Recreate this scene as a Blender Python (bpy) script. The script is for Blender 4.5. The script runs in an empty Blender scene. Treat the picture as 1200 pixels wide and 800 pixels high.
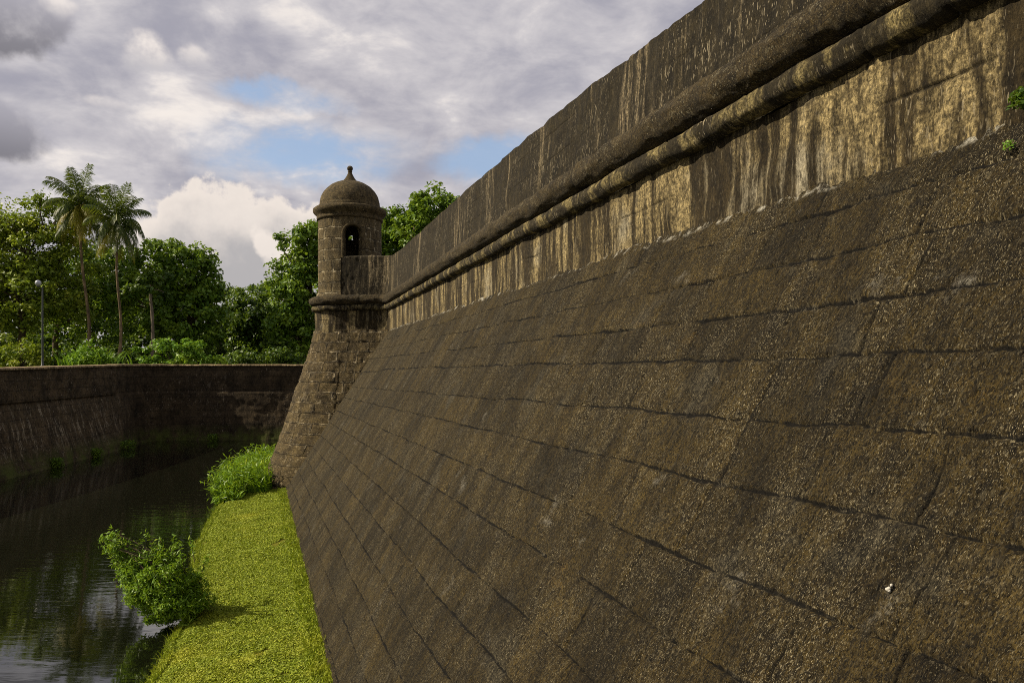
import bpy, math, random
import numpy as np
from mathutils import Vector

R = math.radians
sc = bpy.context.scene
COL = sc.collection
EYE = 4.5            # camera height above the moat water (water level is z = 0)

# ------------------------------------------------------------------ numpy noise
def _hash(ix, iy, seed):
    h = (ix.astype(np.int64) * 374761393 + iy.astype(np.int64) * 668265263 + seed * 974634777) & 0xFFFFFFFF
    h = ((h ^ (h >> 13)) * 1274126177) & 0xFFFFFFFF
    h = ((h ^ (h >> 16)) * 2246822519) & 0xFFFFFFFF
    return (h ^ (h >> 15)) & 0xFFFFFFFF

def rnd2(ix, iy, seed=0):
    return _hash(np.asarray(ix), np.asarray(iy), seed) / 4294967295.0

def pnoise(x, y, seed=0):
    x = np.asarray(x, float); y = np.asarray(y, float)
    xi = np.floor(x); yi = np.floor(y)
    fx = x - xi; fy = y - yi
    u = fx * fx * fx * (fx * (fx * 6 - 15) + 10); v = fy * fy * fy * (fy * (fy * 6 - 15) + 10)
    def g(dx, dy):
        a = rnd2(xi + dx, yi + dy, seed) * 2 * math.pi
        return np.cos(a) * (fx - dx) + np.sin(a) * (fy - dy)
    a = g(0, 0); b = g(1, 0); c = g(0, 1); d = g(1, 1)
    return (a + (b - a) * u + (c - a) * v + (a - b - c + d) * u * v) * 1.4

def fbm(x, y, octv=4, seed=0, gain=.5):
    s = 0; amp = 1; f = 1
    for o in range(octv):
        s = s + amp * pnoise(np.asarray(x) * f, np.asarray(y) * f, seed + o * 17)
        amp *= gain; f *= 2.03
    return s

def smooth(e0, e1, x):
    t = np.clip((x - e0) / (e1 - e0), 0, 1)
    return t * t * (3 - 2 * t)

# ------------------------------------------------------------------ object helpers
def tag(o, label=None, cat=None, group=None, kind=None):
    if label: o['label'] = label
    if cat: o['category'] = cat
    if group: o['group'] = group
    if kind: o['kind'] = kind
    return o

def empty(name, loc=(0, 0, 0), label=None, cat=None, group=None):
    o = bpy.data.objects.new(name, None); COL.objects.link(o)
    o.location = loc; o.empty_display_size = .2
    return tag(o, label, cat, group)

def mesh_obj(name, verts, faces, mat, parent=None, uv=None, attrs=None, smooth_shade=True):
    """verts (N,3); faces (M,3|4) array or list of such arrays; world coordinates; parent at any location."""
    verts = np.asarray(verts, np.float32)
    if not isinstance(faces, list): faces = [faces]
    faces = [np.asarray(f, np.int32) for f in faces if len(f)]
    me = bpy.data.meshes.new(name)
    me.vertices.add(len(verts))
    off = np.zeros(3, np.float32)
    if parent is not None: off = np.array(parent.location, np.float32)
    me.vertices.foreach_set('co', (verts - off).ravel())
    idx = np.concatenate([f.ravel() for f in faces])
    tot = np.concatenate([np.full(len(f), f.shape[1], np.int32) for f in faces])
    st = np.concatenate([[0], np.cumsum(tot)[:-1]]).astype(np.int32)
    me.loops.add(len(idx)); me.loops.foreach_set('vertex_index', idx)
    me.polygons.add(len(tot)); me.polygons.foreach_set('loop_start', st)
    me.polygons.foreach_set('loop_total', tot)
    me.polygons.foreach_set('use_smooth', np.full(len(tot), smooth_shade, bool))
    me.update(calc_edges=True); me.validate()
    if uv is not None and len(me.loops) == len(idx):
        ul = me.uv_layers.new(name='UVMap')
        ul.data.foreach_set('uv', np.asarray(uv, np.float32)[idx].ravel())
    for k, a in (attrs or {}).items():
        at = me.attributes.new(k, 'FLOAT', 'POINT'); at.data.foreach_set('value', np.asarray(a, np.float32))
    me.materials.append(mat)
    o = bpy.data.objects.new(name, me); COL.objects.link(o)
    if parent is not None: o.parent = parent
    return o

def grid_faces(n, m, flip=False, base=0):
    i, j = np.meshgrid(np.arange(n - 1), np.arange(m - 1), indexing='ij')
    a = (i * m + j).ravel() + base
    f = np.stack([a, a + m, a + m + 1, a + 1], 1)
    return f[:, ::-1] if flip else f

class Acc:
    """collects pieces of one mesh"""
    def __init__(s): s.v = []; s.q = []; s.t = []; s.uv = []; s.n = 0
    def add(s, v, f, uv=None):
        v = np.asarray(v, float); f = np.asarray(f, int) + s.n
        s.v.append(v); (s.q if f.shape[1] == 4 else s.t).append(f)
        s.uv.append(np.asarray(uv, float) if uv is not None else np.zeros((len(v), 2)))
        s.n += len(v)
    def tube(s, pts, rad, sides=8, wob=0, seed=0):
        pts = np.asarray(pts, float); n = len(pts)
        rad = np.asarray(rad, float) * np.ones(n)
        d = np.gradient(pts, axis=0); d /= np.linalg.norm(d, axis=1)[:, None] + 1e-9
        up = np.where(np.abs(d[:, 2:3]) > .9, np.array([[1., 0, 0]]), np.array([[0, 0, 1.]]))
        a = np.cross(d, up); a /= np.linalg.norm(a, axis=1)[:, None] + 1e-9
        b = np.cross(d, a)
        th = np.arange(sides) / sides * 2 * math.pi
        r = rad[:, None] * np.ones((1, sides))
        if wob: r = r * (1 + wob * pnoise(np.arange(n)[:, None] * .8 + 0 * th, th[None] * 1.5 + seed, seed))
        v = pts[:, None] + r[..., None] * (np.cos(th)[None, :, None] * a[:, None] + np.sin(th)[None, :, None] * b[:, None])
        i, j = np.meshgrid(np.arange(n - 1), np.arange(sides), indexing='ij')
        k = (j + 1) % sides
        f = np.stack([i * sides + j, i * sides + k, (i + 1) * sides + k, (i + 1) * sides + j], -1).reshape(-1, 4)
        uv = np.stack([np.tile(th, (n, 1)), np.tile(np.arange(n)[:, None], (1, sides))], -1).reshape(-1, 2)
        s.add(v.reshape(-1, 3), f, uv)
        s.add(np.concatenate([v[-1], pts[-1:]]), np.stack([np.arange(sides), (np.arange(sides) + 1) % sides, np.full(sides, sides)], 1))
    def lathe(s, prof, cx, cy, seg=64, wob=0, seed=0, th0=0, th1=2 * math.pi):
        prof = np.asarray(prof, float); n = len(prof)
        th = np.linspace(th0, th1, seg + 1)
        r = prof[:, 0][:, None] * np.ones((1, seg + 1)); z = prof[:, 1][:, None] * np.ones((1, seg + 1))
        L = np.concatenate([[0], np.cumsum(np.hypot(*np.diff(prof, axis=0).T))])
        if wob:
            c, sn = np.cos(th) * 3, np.sin(th) * 3
            r = r + wob * (fbm(c[None] + z * 1.7, sn[None] + z * 2.3 + 3, 4, seed))*np.minimum(1, prof[:, 0] * 4)[:, None]
        v = np.stack([cx + r * np.sin(th), cy - r * np.cos(th), z], -1).reshape(-1, 3)
        uv = np.stack([th[None] * 1.15 + 0 * z, L[:, None] + 0 * r], -1).reshape(-1, 2)
        s.add(v, grid_faces(n, seg + 1), uv)
    def leaves(s, c, nrm, ln, wd, rng):
        """rhombic leaves slightly folded along the midrib: c centres, nrm normals, ln/wd sizes"""
        n = len(c)
        nrm = nrm / (np.linalg.norm(nrm, axis=1)[:, None] + 1e-9)
        t = rng.normal(size=(n, 3)); t -= (t * nrm).sum(1)[:, None] * nrm
        t /= np.linalg.norm(t, axis=1)[:, None] + 1e-9
        b = np.cross(nrm, t)
        L = (np.ones(n) * ln)[:, None] * .5; W = (np.ones(n) * wd)[:, None] * .5
        v = np.stack([c - t * L, c + b * W + nrm * W * .35 - t * L * .1, c + t * L - nrm * L * .25, c - b * W + nrm * W * .35 - t * L * .1], 1).reshape(-1, 3)
        a = np.arange(n) * 4
        s.add(v, np.stack([a, a + 1, a + 2, a + 3], 1))
    def build(s, name, mat, parent=None, smooth_shade=True):
        fs = []
        if s.q: fs.append(np.concatenate(s.q))
        if s.t: fs.append(np.concatenate(s.t))
        return mesh_obj(name, np.concatenate(s.v), fs, mat, parent, np.concatenate(s.uv), None, smooth_shade)

# ------------------------------------------------------------------ node helpers
class NT:
    def __init__(s, tree): s.t = tree; tree.nodes.clear()
    def n(s, typ, **kw):
        o = s.t.nodes.new(typ)
        for k, v in kw.items(): setattr(o, k, v)
        return o
    def put(s, sock, v):
        if isinstance(v, bpy.types.NodeSocket): s.t.links.new(v, sock)
        elif v is not None:
            if isinstance(v, (tuple, list)) and len(v) == 3 and sock.type == 'RGBA': v = (*v, 1)
            sock.default_value = v
    def m(s, op, a, b=None, c=None, clamp=False):
        o = s.n('ShaderNodeMath', operation=op); o.use_clamp = clamp
        s.put(o.inputs[0], a); s.put(o.inputs[1], b)
        if c is not None: s.put(o.inputs[2], c)
        return o.outputs[0]
    def add(s, a, b): return s.m('ADD', a, b)
    def sub(s, a, b): return s.m('SUBTRACT', a, b)
    def mul(s, a, b): return s.m('MULTIPLY', a, b)
    def vm(s, op, a, b=None):
        o = s.n('ShaderNodeVectorMath', operation=op); s.put(o.inputs[0], a)
        if b is not None: s.put(o.inputs[3 if op == 'SCALE' else 1], b)
        return o.outputs[0]
    def comb(s, x, y, z=0.0):
        o = s.n('ShaderNodeCombineXYZ'); s.put(o.inputs[0], x); s.put(o.inputs[1], y); s.put(o.inputs[2], z); return o.outputs[0]
    def sep(s, v):
        o = s.n('ShaderNodeSeparateXYZ'); s.put(o.inputs[0], v); return o.outputs
    def noise(s, vec, scale, detail=4, rough=.55, dist=0, color=False):
        o = s.n('ShaderNodeTexNoise'); s.put(o.inputs['Vector'], vec); o.inputs['Scale'].default_value = scale
        o.inputs['Detail'].default_value = detail; o.inputs['Roughness'].default_value = rough; o.inputs['Distortion'].default_value = dist
        return o.outputs['Color' if color else 'Fac']
    def voro(s, vec, scale, feat='F1', out='Distance'):
        o = s.n('ShaderNodeTexVoronoi', feature=feat); s.put(o.inputs['Vector'], vec); o.inputs['Scale'].default_value = scale
        return o.outputs[out]
    def mr(s, v, a, b, c=0., d=1., sm=True):
        o = s.n('ShaderNodeMapRange'); o.interpolation_type = 'SMOOTHSTEP' if sm else 'LINEAR'
        s.put(o.inputs[0], v)
        for i, x in zip((1, 2, 3, 4), (a, b, c, d)): s.put(o.inputs[i], x)
        return o.outputs[0]
    def mix(s, f, a, b, mode='MIX'):
        o = s.n('ShaderNodeMix', data_type='RGBA', blend_type=mode)
        s.put(o.inputs[0], f); s.put(o.inputs[6], a); s.put(o.inputs[7], b); return o.outputs[2]
    def attr(s, name):
        o = s.n('ShaderNodeAttribute', attribute_name=name); return o.outputs['Fac']
    def uv(s): return s.n('ShaderNodeUVMap', uv_map='UVMap').outputs[0]
    def obj(s): return s.n('ShaderNodeTexCoord').outputs['Object']
    def bump(s, h, strength, dist, nrm=None):
        o = s.n('ShaderNodeBump'); o.inputs['Strength'].default_value = strength; o.inputs['Distance'].default_value = dist
        s.put(o.inputs['Height'], h)
        if nrm is not None: s.put(o.inputs['Normal'], nrm)
        return o.outputs[0]
    def out(s, col, rough=.95, nrm=None, spec=.2, **kw):
        p = s.n('ShaderNodeBsdfPrincipled'); s.put(p.inputs['Base Color'], col); s.put(p.inputs['Roughness'], rough)
        p.inputs['Specular IOR Level'].default_value = spec
        for k, v in kw.items(): s.put(p.inputs[k.replace('_', ' ')], v)
        if nrm is not None: s.put(p.inputs['Normal'], nrm)
        o = s.n('ShaderNodeOutputMaterial'); s.t.links.new(p.outputs[0], o.inputs[0]); return p

def newmat(name):
    m = bpy.data.materials.new(name); m.use_nodes = True
    return m, NT(m.node_tree)

def scl(N, v, x, y):
    return N.vm('MULTIPLY', v, (x, y, 1.0))

# ------------------------------------------------------------------ stone materials
def grit(N, uv, sx=90., sy=45.):
    """pale grains of lichen and quartz at every size, a little longer down the wall than along it"""
    a = N.noise(scl(N, uv, sx * .16, sy * .13), 1.0, 9, .86)
    b = N.noise(scl(N, uv, sx, sy), 1.0, 4, .7)
    return N.add(N.add(N.mul(a, .55), N.mul(b, .45)), 0.)

def specks(N, uv, sizes, stretch=.55, t=.60, w=.05):
    """crisp grains: each size is cut out on its own so that near and far both show them"""
    o = None
    for i, (k, amt) in enumerate(sizes):
        q = N.mul(N.mr(N.noise(scl(N, uv, k, k * stretch), 1.0, 1.6, .6), t, t + w), amt)
        o = q if o is None else N.m('MAXIMUM', o, q)
    return o

def scarp_material():
    m, N = newmat('weathered_scarp_stone'); uv = N.uv()
    big = N.noise(uv, .55, 5, .6); mid = N.noise(scl(N, uv, 4.2, 1.5), 1.0, 5, .65)
    tone = N.attr('tone')
    c = N.mix(N.mr(mid, .3, .7), (.0128, .0086, .0024), (.040, .0275, .0070))
    c = N.mix(N.mul(N.mr(big, .45, .7), .5), c, (.050, .034, .0085))
    c = N.mix(N.mul(N.mr(N.noise(uv, 1.3, 5, .65), .54, .72), .55), c, (.058, .053, .038))
    c = N.mix(N.mul(N.mr(N.noise(uv, 1.9, 5, .65), .60, .72), .5), c, (.066, .042, .009))
    c = N.mix(1.0, c, N.comb(*[N.mr(tone, 0., 1., .66, 1.42, False)] * 3), 'MULTIPLY')
    g = grit(N, uv)
    c = N.mix(1.0, c, N.comb(*[N.mr(g, .42, .60, .15, 1.9, False)] * 3), 'MULTIPLY')
    pits = specks(N, uv, ((16., .5), (38., .7), (85., .9), (190., 1.)), .38, .585, .05)
    c = N.mix(N.mul(pits, .85), c, (.0035, .0025, .001))
    off = N.vm('ADD', uv, (31.7, 12.3, 0))
    sp = specks(N, off, ((34., .15), (75., .4), (150., .85), (300., 1.)), .34, .615, .045)
    amt = N.mr(N.noise(scl(N, uv, 2.3, .9), 1.0, 5, .65), .38, .66, .22, 1.)
    c = N.mix(N.mul(sp, amt), c, (.40, .34, .205))
    pale = N.mul(N.mr(N.noise(uv, 1.7, 8, .75), .595, .72), N.mr(g, .44, .56))
    c = N.mix(N.mul(pale, .9), c, (.22, .205, .165))
    # lime along the broken upper edge
    lime = N.mul(N.mr(N.attr('rim'), .5, 1.), N.mr(N.noise(uv, 5., 6, .7), .5, .6))
    c = N.mix(lime, c, (.34, .32, .26))
    # open joints, cut crisply from the distances to the stone edges
    jn = N.mul(N.sub(N.noise(uv, 28., 5, .7), .5), .022)
    wh = N.attr('wh'); wv = N.attr('wv')
    jh = N.mr(N.add(N.attr('dh'), jn), N.add(wh, .004), N.mul(wh, .45), 0., 1.)
    jv = N.mr(N.add(N.attr('dv'), N.mul(jn, .6)), N.add(wv, .003), N.mul(wv, .3), 0., 1.)
    joint = N.m('MAXIMUM', jh, N.mul(jv, .85))
    c = N.mix(N.mul(joint, .96), c, (.003, .0022, .001))
    near = N.mr(N.add(N.attr('dh'), N.mul(jn, 2.5)), .04, .0)
    c = N.mix(N.mul(N.mul(near, N.mr(g, .5, .58)), N.mul(N.mr(N.noise(uv, 3., 4, .7), .54, .64), .6)), c, (.19, .165, .11))
    h = N.sub(N.add(N.add(N.mul(g, 1.2), N.mul(sp, .25)), N.mul(pits, -.5)), N.mul(joint, 1.2))
    nrm = N.bump(h, 1.0, .03)
    N.out(c, .95, nrm, .2); return m

def streak_material(name, dark, light, thr, cover=1.0, vs=.22, fine=7., pale=None, speck=1.):
    """vertical run-off streaks on an upright face (uv in metres: along, up)"""
    m, N = newmat(name); uv = N.uv()
    wob = N.mul(N.sub(N.noise(scl(N, uv, 1.3, 1.5), 1.0, 3), .5), .16)
    xyz = N.sep(uv); u2 = N.comb(N.add(xyz[0], wob), xyz[1])
    s1 = N.noise(scl(N, u2, 1.7, vs), 1.0, 3, .6)
    s2 = N.noise(scl(N, u2, fine, vs * 2.2), 1.0, 4, .65)
    s3 = N.noise(scl(N, u2, fine * 3.3, vs * 9), 1.0, 4, .7)
    s = N.add(N.add(N.mul(s1, .52), N.mul(s2, .36)), N.mul(s3, .20))
    f = N.mul(N.mr(s, thr, thr + .085), cover)
    grain = N.noise(uv, 26., 6, .75)
    L = N.mix(N.mr(grain, .38, .62), tuple(x * .32 for x in light), tuple(x * 1.3 for x in light))
    if pale: L = N.mix(N.mr(N.noise(uv, 1.1, 4), .5, .7), L, pale)
    D = N.mix(N.mr(N.noise(scl(N, uv, 9, 3), 1.0, 5, .7), .3, .7), tuple(x * .45 for x in dark), tuple(x * 1.5 for x in dark))
    c = N.mix(N.mul(f, N.mr(N.noise(scl(N, uv, 12., 5.), 1.0, 7, .8), .40, .52, .25, 1.)), D, L)
    g = grit(N, uv, 70, 34)
    c = N.mix(1.0, c, N.comb(*[N.mr(g, .42, .60, .40, 1.6, False)] * 3), 'MULTIPLY')
    c = N.mix(N.mul(specks(N, uv, ((14., .4), (36., .7), (90., .9)), .4, .61, .05), .7), c, (.005, .0035, .0015))
    c = N.mix(N.mul(specks(N, N.vm('ADD', uv, (31.7, 12.3, 0)), ((22., .4), (46., .75), (100., 1.)), .18, .645, .05), N.mr(N.noise(scl(N, uv, 1.4, .8), 1.0, 4, .65), .42, .64, .12, speck)), c, (.33, .28, .185))
    c = N.mix(N.mul(N.attr('joint'), .85), c, (.008, .006, .003))
    nrm = N.bump(N.add(g, N.mul(s3, .6)), 1.0, .03)
    N.out(c, .95, nrm, .2); return m

def block_material(name, dark, mid, mortar, bw, bh, ms=.035, mort_amt=.8):
    """coursed blocks with pale salts along the joints"""
    m, N = newmat(name); uv = N.uv()
    wob = N.vm('SUBTRACT', N.noise(uv, 2.2, 4, .6, color=True), (.5, .5, .5))
    uw = N.vm('ADD', uv, N.vm('SCALE', wob, .16))
    b = N.n('ShaderNodeTexBrick'); N.put(b.inputs['Vector'], uw)
    b.inputs['Scale'].default_value = 1; b.inputs['Mortar Size'].default_value = ms; b.inputs['Mortar Smooth'].default_value = .6
    b.inputs['Brick Width'].default_value = bw; b.inputs['Row Height'].default_value = bh; b.inputs['Bias'].default_value = 0
    b.inputs['Color1'].default_value = (0, 0, 0, 1); b.inputs['Color2'].default_value = (1, 1, 1, 1)
    fac = b.outputs['Fac']; bc = N.sep(b.outputs['Color'])[0]
    c = N.mix(N.mr(N.noise(scl(N, uv, 5, 2.2), 1.0, 5, .7), .3, .7), dark, mid)
    c = N.mix(1.0, c, N.comb(*[N.mr(bc, 0., 1., .88, 1.14, False)] * 3), 'MULTIPLY')
    pal = N.mul(N.mr(N.noise(uv, 3.4, 6, .75), .47, .60), mort_amt)
    c = N.mix(N.mul(N.mul(fac, pal), N.mr(N.sep(uv)[1], 1.2, 4.8, .25, 1.)), c, mortar)
    c = N.mix(N.mul(N.mul(fac, .7), N.mr(N.noise(uv, 3.1, 3), .52, .42)), c, (.008, .006, .003))
    st = N.mr(N.noise(scl(N, uv, 11., 1.1), 1.0, 4, .7), .6, .72)
    hi = N.mr(N.sep(uv)[1], 1.2, 4.8, .2, 1.)
    c = N.mix(N.mul(N.mul(st, hi), .6), c, mortar)
    g = grit(N, uv, 40, 24)
    c = N.mix(1.0, c, N.comb(*[N.mr(g, .42, .60, .40, 1.6, False)] * 3), 'MULTIPLY')
    c = N.mix(N.mul(specks(N, uv, ((9., .4), (24., .7), (60., .9)), .7, .61, .05), .6), c, (.004, .003, .0015))
    c = N.mix(N.mul(specks(N, N.vm('ADD', uv, (31.7, 12.3, 0)), ((10., .4), (26., .7), (65., 1.)), .6, .65, .05), .6), c, mortar)
    nrm = N.bump(N.sub(N.add(g, N.mul(bc, .25)), N.mul(fac, .5)), 1.0, .05)
    N.out(c, .95, nrm, .2); return m

def simple_stone(name, a, b, scale=3., pale=(.22, .19, .12), pamt=.6, gs=40):
    m, N = newmat(name); uv = N.uv()
    c = N.mix(N.mr(N.noise(uv, scale, 6, .7), .3, .7), a, b)
    g = grit(N, uv, gs * 1.4, gs)
    c = N.mix(1.0, c, N.comb(*[N.mr(g, .42, .60, .40, 1.6, False)] * 3), 'MULTIPLY')
    k = gs / 40.
    c = N.mix(N.mul(specks(N, uv, ((12. * k, .6), (30. * k, .9), (75. * k, 1.)), .8, .575, .05), .8), c, (.004, .003, .0015))
    c = N.mix(N.mul(specks(N, N.vm('ADD', uv, (31.7, 12.3, 0)), ((14. * k, .35), (34. * k, .7), (85. * k, 1.)), .7, .625, .05), N.mul(N.mr(N.noise(uv, 1.7, 4, .65), .4, .66, .3, 1.), pamt)), c, pale)
    c = N.mix(N.mul(N.attr('joint'), .85), c, (.008, .006, .003))
    N.out(c, .95, N.bump(g, 1.0, .03), .2); return m

M_scarp = scarp_material()
M_band = streak_material('streaked_ochre_stone', (.022, .0155, .006), (.25, .195, .092), .51, .97, .17, 5., (.26, .23, .16), .6)
M_parapet = streak_material('parapet_stone', (.016, .012, .0048), (.24, .19, .11), .575, .8, .2, 8.)
M_moulding = streak_material('lower_moulding_stone', (.020, .0155, .007), (.25, .20, .085), .52, .85, .9, 3.6)
M_cordon = simple_stone('cordon_stone', (.014, .010, .004), (.048, .034, .013), 3.5, (.25, .22, .14), .8, 44)
M_nose = block_material('tip_block_stone', (.028, .020, .009), (.080, .058, .023), (.36, .30, .19), .78, .36, .032, .85)
M_tower = block_material('sentry_block_stone', (.040, .031, .015), (.110, .082, .037), (.42, .36, .23), .85, .40, .034, .9)
M_dome = simple_stone('dome_stone', (.032, .024, .011), (.100, .073, .032), 4., (.26, .22, .13), .7, 30)
M_coping = simple_stone('coping_stone', (.18, .13, .065), (.36, .27, .15), 1.6, (.45, .38, .26), .5, 14)
M_top = simple_stone('wall_top_stone', (.05, .04, .02), (.12, .09, .045), 1.6, (.2, .18, .12), .4, 20)

def moat_wall_material():
    m, N = newmat('moat_wall_stone'); uv = N.uv(); xyz = N.sep(uv)
    c = N.mix(N.mr(N.noise(scl(N, uv, 1.5, .8), 1.0, 5, .7), .3, .7), (.020, .015, .008), (.095, .068, .036))
    sn = N.noise(scl(N, uv, 3.6, .45), 1.0, 4, .7); s2 = N.noise(scl(N, uv, 11., .9), 1.0, 4, .75)
    low = N.mul(N.mr(xyz[1], 3.0, 2.6), N.mr(xyz[1], .4, 1.2))
    c = N.mix(N.mul(N.mul(N.mr(N.add(N.mul(sn, .5), N.mul(s2, .5)), .53, .60), N.mul(low, .8)), N.attr('side')), c, (.27, .23, .16))
    row = N.m('ABSOLUTE', N.sub(N.m('FRACT', N.mul(N.add(xyz[1], N.mul(N.noise(uv, 1.5, 3), .10)), 2.4)), .5))
    c = N.mix(N.mul(N.mr(row, .05, .0), .8), c, (.006, .0045, .003))
    g = grit(N, uv, 9, 6)
    c = N.mix(N.mul(specks(N, uv, ((3., .6), (8., .8), (20., 1.)), .5, .595, .05), .7), c, (.007, .005, .003))
    c = N.mix(N.mul(specks(N, N.vm('ADD', uv, (31.7, 12.3, 0)), ((4., .4), (10., .8), (24., 1.)), .5, .65, .05), N.mr(N.noise(uv, .5, 4, .6), .42, .6, .1, .9)), c, (.27, .23, .17))
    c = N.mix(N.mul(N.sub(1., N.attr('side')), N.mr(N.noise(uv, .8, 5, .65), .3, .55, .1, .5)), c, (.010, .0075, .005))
    moss = N.mul(N.mr(xyz[1], 1.1, .1), N.mr(N.noise(uv, 1.3, 5, .7), .35, .62))
    c = N.mix(N.mul(moss, .85), c, (.06, .075, .014))
    N.out(c, .95, N.bump(g, 1.0, .06), .15); return m
M_moat = moat_wall_material()

# ------------------------------------------------------------------ plant, earth, water materials
def leaf_material(name, a, b, tip, transl=.35, rough=.5):
    m, N = newmat(name)
    geo = N.n('ShaderNodeNewGeometry'); r = geo.outputs['Random Per Island']
    c = N.mix(r, a, b)
    c = N.mix(N.mr(N.noise(N.obj(), .55, 3), .5, .75), c, tip)
    c = N.mix(N.mr(N.m('FRACT', N.mul(r, 37.7)), .9, .96), c, tip)
    p = N.n('ShaderNodeBsdfPrincipled'); N.put(p.inputs['Base Color'], c); p.inputs['Roughness'].default_value = rough
    p.inputs['Specular IOR Level'].default_value = .3
    t = N.n('ShaderNodeBsdfTranslucent'); N.put(t.inputs[0], N.mix(.5, c, (.16, .22, .01)))
    mx = N.n('ShaderNodeMixShader'); mx.inputs[0].default_value = transl
    N.t.links.new(p.outputs[0], mx.inputs[1]); N.t.links.new(t.outputs[0], mx.inputs[2])
    o = N.n('ShaderNodeOutputMaterial'); N.t.links.new(mx.outputs[0], o.inputs[0]); return m

L_olive = leaf_material('olive_leaves', (.10, .155, .013), (.22, .29, .02), (.33, .36, .028))
L_green = leaf_material('green_leaves', (.050, .115, .011), (.13, .225, .015), (.21, .30, .02))
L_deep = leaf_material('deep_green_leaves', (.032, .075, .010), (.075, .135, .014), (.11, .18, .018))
L_bright = leaf_material('bright_shrub_leaves', (.0660, .1650, .0132), (.1650, .3300, .0198), (.2640, .3960, .0248))
L_bush = leaf_material('bank_shrub_leaves', (.085, .18, .010), (.20, .34, .016), (.30, .40, .022))
L_reed = leaf_material('reed_blades', (.07, .16, .008), (.20, .34, .013), (.30, .38, .02), .4)
L_mat = leaf_material('bank_grass_blades', (.12, .165, .008), (.29, .35, .016), (.37, .38, .028), .25, .7)
L_palm = leaf_material('palm_leaflets', (.026, .052, .009), (.075, .108, .014), (.15, .16, .018), .3)
L_dry = leaf_material('yellowed_palm_leaflets', (.24, .24, .02), (.36, .32, .03), (.38, .30, .05), .4)

def bark(name, a, b):
    m, N = newmat(name); v = N.obj()
    n = N.noise(N.vm('MULTIPLY', v, (5., 5., 1.6)), 1.0, 5, .7)
    N.out(N.mix(N.mr(n, .3, .7), a, b), .9, N.bump(n, .8, .05), .2); return m
B_dark = bark('tree_bark', (.03, .022, .014), (.10, .075, .045))
B_palm = bark('palm_bark', (.06, .045, .028), (.23, .16, .09))
B_pale = bark('pale_bark', (.07, .055, .04), (.18, .145, .11))

def plain(name, c, rough=.5, spec=.4, metal=0.):
    m, N = newmat(name); n = N.noise(N.obj(), 9., 4)
    N.out(N.mix(n, tuple(x * .75 for x in c), tuple(min(1, x * 1.2) for x in c)), rough, None, spec, Metallic=metal); return m
M_post = plain('dark_painted_steel', (.035, .04, .038), .45)
M_globe = plain('white_glass_globe', (.30, .31, .36), .3, .5)
M_white = plain('pale_lichen', (.40, .38, .33), .9, .1)
M_nut = plain('coconut_husk', (.16, .17, .025), .6)

m, N = newmat('earth_bank'); v = N.obj()
n1 = N.noise(v, 2.2, 5, .65); n2 = N.noise(v, 28., 5, .75)
c = N.mix(N.mr(n1, .35, .65), (.12, .125, .012), (.19, .185, .016)); c = N.mix(N.mr(n2, .52, .36), c, (.035, .04, .006))
N.out(c, 1., N.bump(n2, 1., .05), .1); M_bank = m
m, N = newmat('park_ground'); v = N.obj()
c = N.mix(N.mr(N.noise(v, .6, 5, .65), .35, .65), (.045, .07, .012), (.11, .11, .03))
N.out(c, 1., N.bump(N.noise(v, 12., 5, .7), 1., .05), .1); M_ground = m

m, N = newmat('moat_water'); v = N.obj()
w1 = N.noise(N.vm('MULTIPLY', v, (1.0, 3.6, 1.)), 1.1, 3, .55, .6); w2 = N.noise(N.vm('MULTIPLY', v, (3.4, 12., 1.)), 1., 2, .5, .3)
calm = N.mr(N.noise(v, .13, 2), .4, .62, .25, 1.)
h = N.mul(N.add(w1, N.mul(w2, .12)), calm)
p = N.out((.004, .0048, .0022), .03, N.bump(h, .12, .05), .5)
p.inputs['IOR'].default_value = 1.95; M_water = m

# ------------------------------------------------------------------ the fortress wall: plan and section
# The wall runs straight along DIR, its upright face 3.6 m to the right of the view line, then turns out
# round the tip that carries the sentry box.
SX = -.292
def upf(y):                       # heights above eye level grow slightly toward the far end
    return 1 + .0035 * (y - 5)
TOP_D = np.array([-12, 3, 7, 9.5, 12.3, 15.2, 17.7, 25.3, 28, 60.])
TOP_H = np.array([2.9, 3.05, 3.24, 3.42, 3.53, 3.62, 3.67, 3.83, 3.98, 3.98])

def main_samples(px):
    d = [-9.]
    while d[-1] < 27.5:
        y = d[-1]; d.append(y + (px * max(y, 2.4) ** 2 / (900 * 3.3) if y > 2.2 else .14))
    d[-1] = 27.5
    return np.array(d)

def plan_path(px):
    D = main_samples(px)
    P = np.stack([3.6 + SX * D, D], 1)
    corner = np.array([3.6 + SX * 27.5, 27.5])
    C = np.array([-6.12, 29.02]); r = 1.28
    # rounded inner corner
    dirm = np.array([SX, 1.]) / math.hypot(SX, 1)
    a = corner - dirm * .35; b = corner + np.array([-.35, .035])
    q = np.linspace(0, 1, 10)[:, None]
    cor = (1 - q) ** 2 * a + 2 * q * (1 - q) * corner + q * q * b
    P = P[P[:, 1] < a[1] - .03]
    start = C + np.array([0, -r])
    mid = b + (start - b) * np.linspace(0, 1, 40)[1:-1, None]
    th = np.linspace(-math.pi / 2, -math.pi - .25, 60)
    arc = C + r * np.stack([np.cos(th), np.sin(th)], 1)
    e = arc[-1]; dr = np.array([.25, 1.]); dr /= np.linalg.norm(dr)
    back = e + dr * np.linspace(0, 22, 90)[1:, None]
    P = np.concatenate([P, cor, mid, arc, back])
    t = np.gradient(P, axis=0); t /= np.linalg.norm(t, axis=1)[:, None]
    nrm = np.stack([-t[:, 1], t[:, 0]], 1)
    s = np.concatenate([[0], np.cumsum(np.linalg.norm(np.diff(P, axis=0), axis=1))])
    return P, nrm, s

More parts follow.
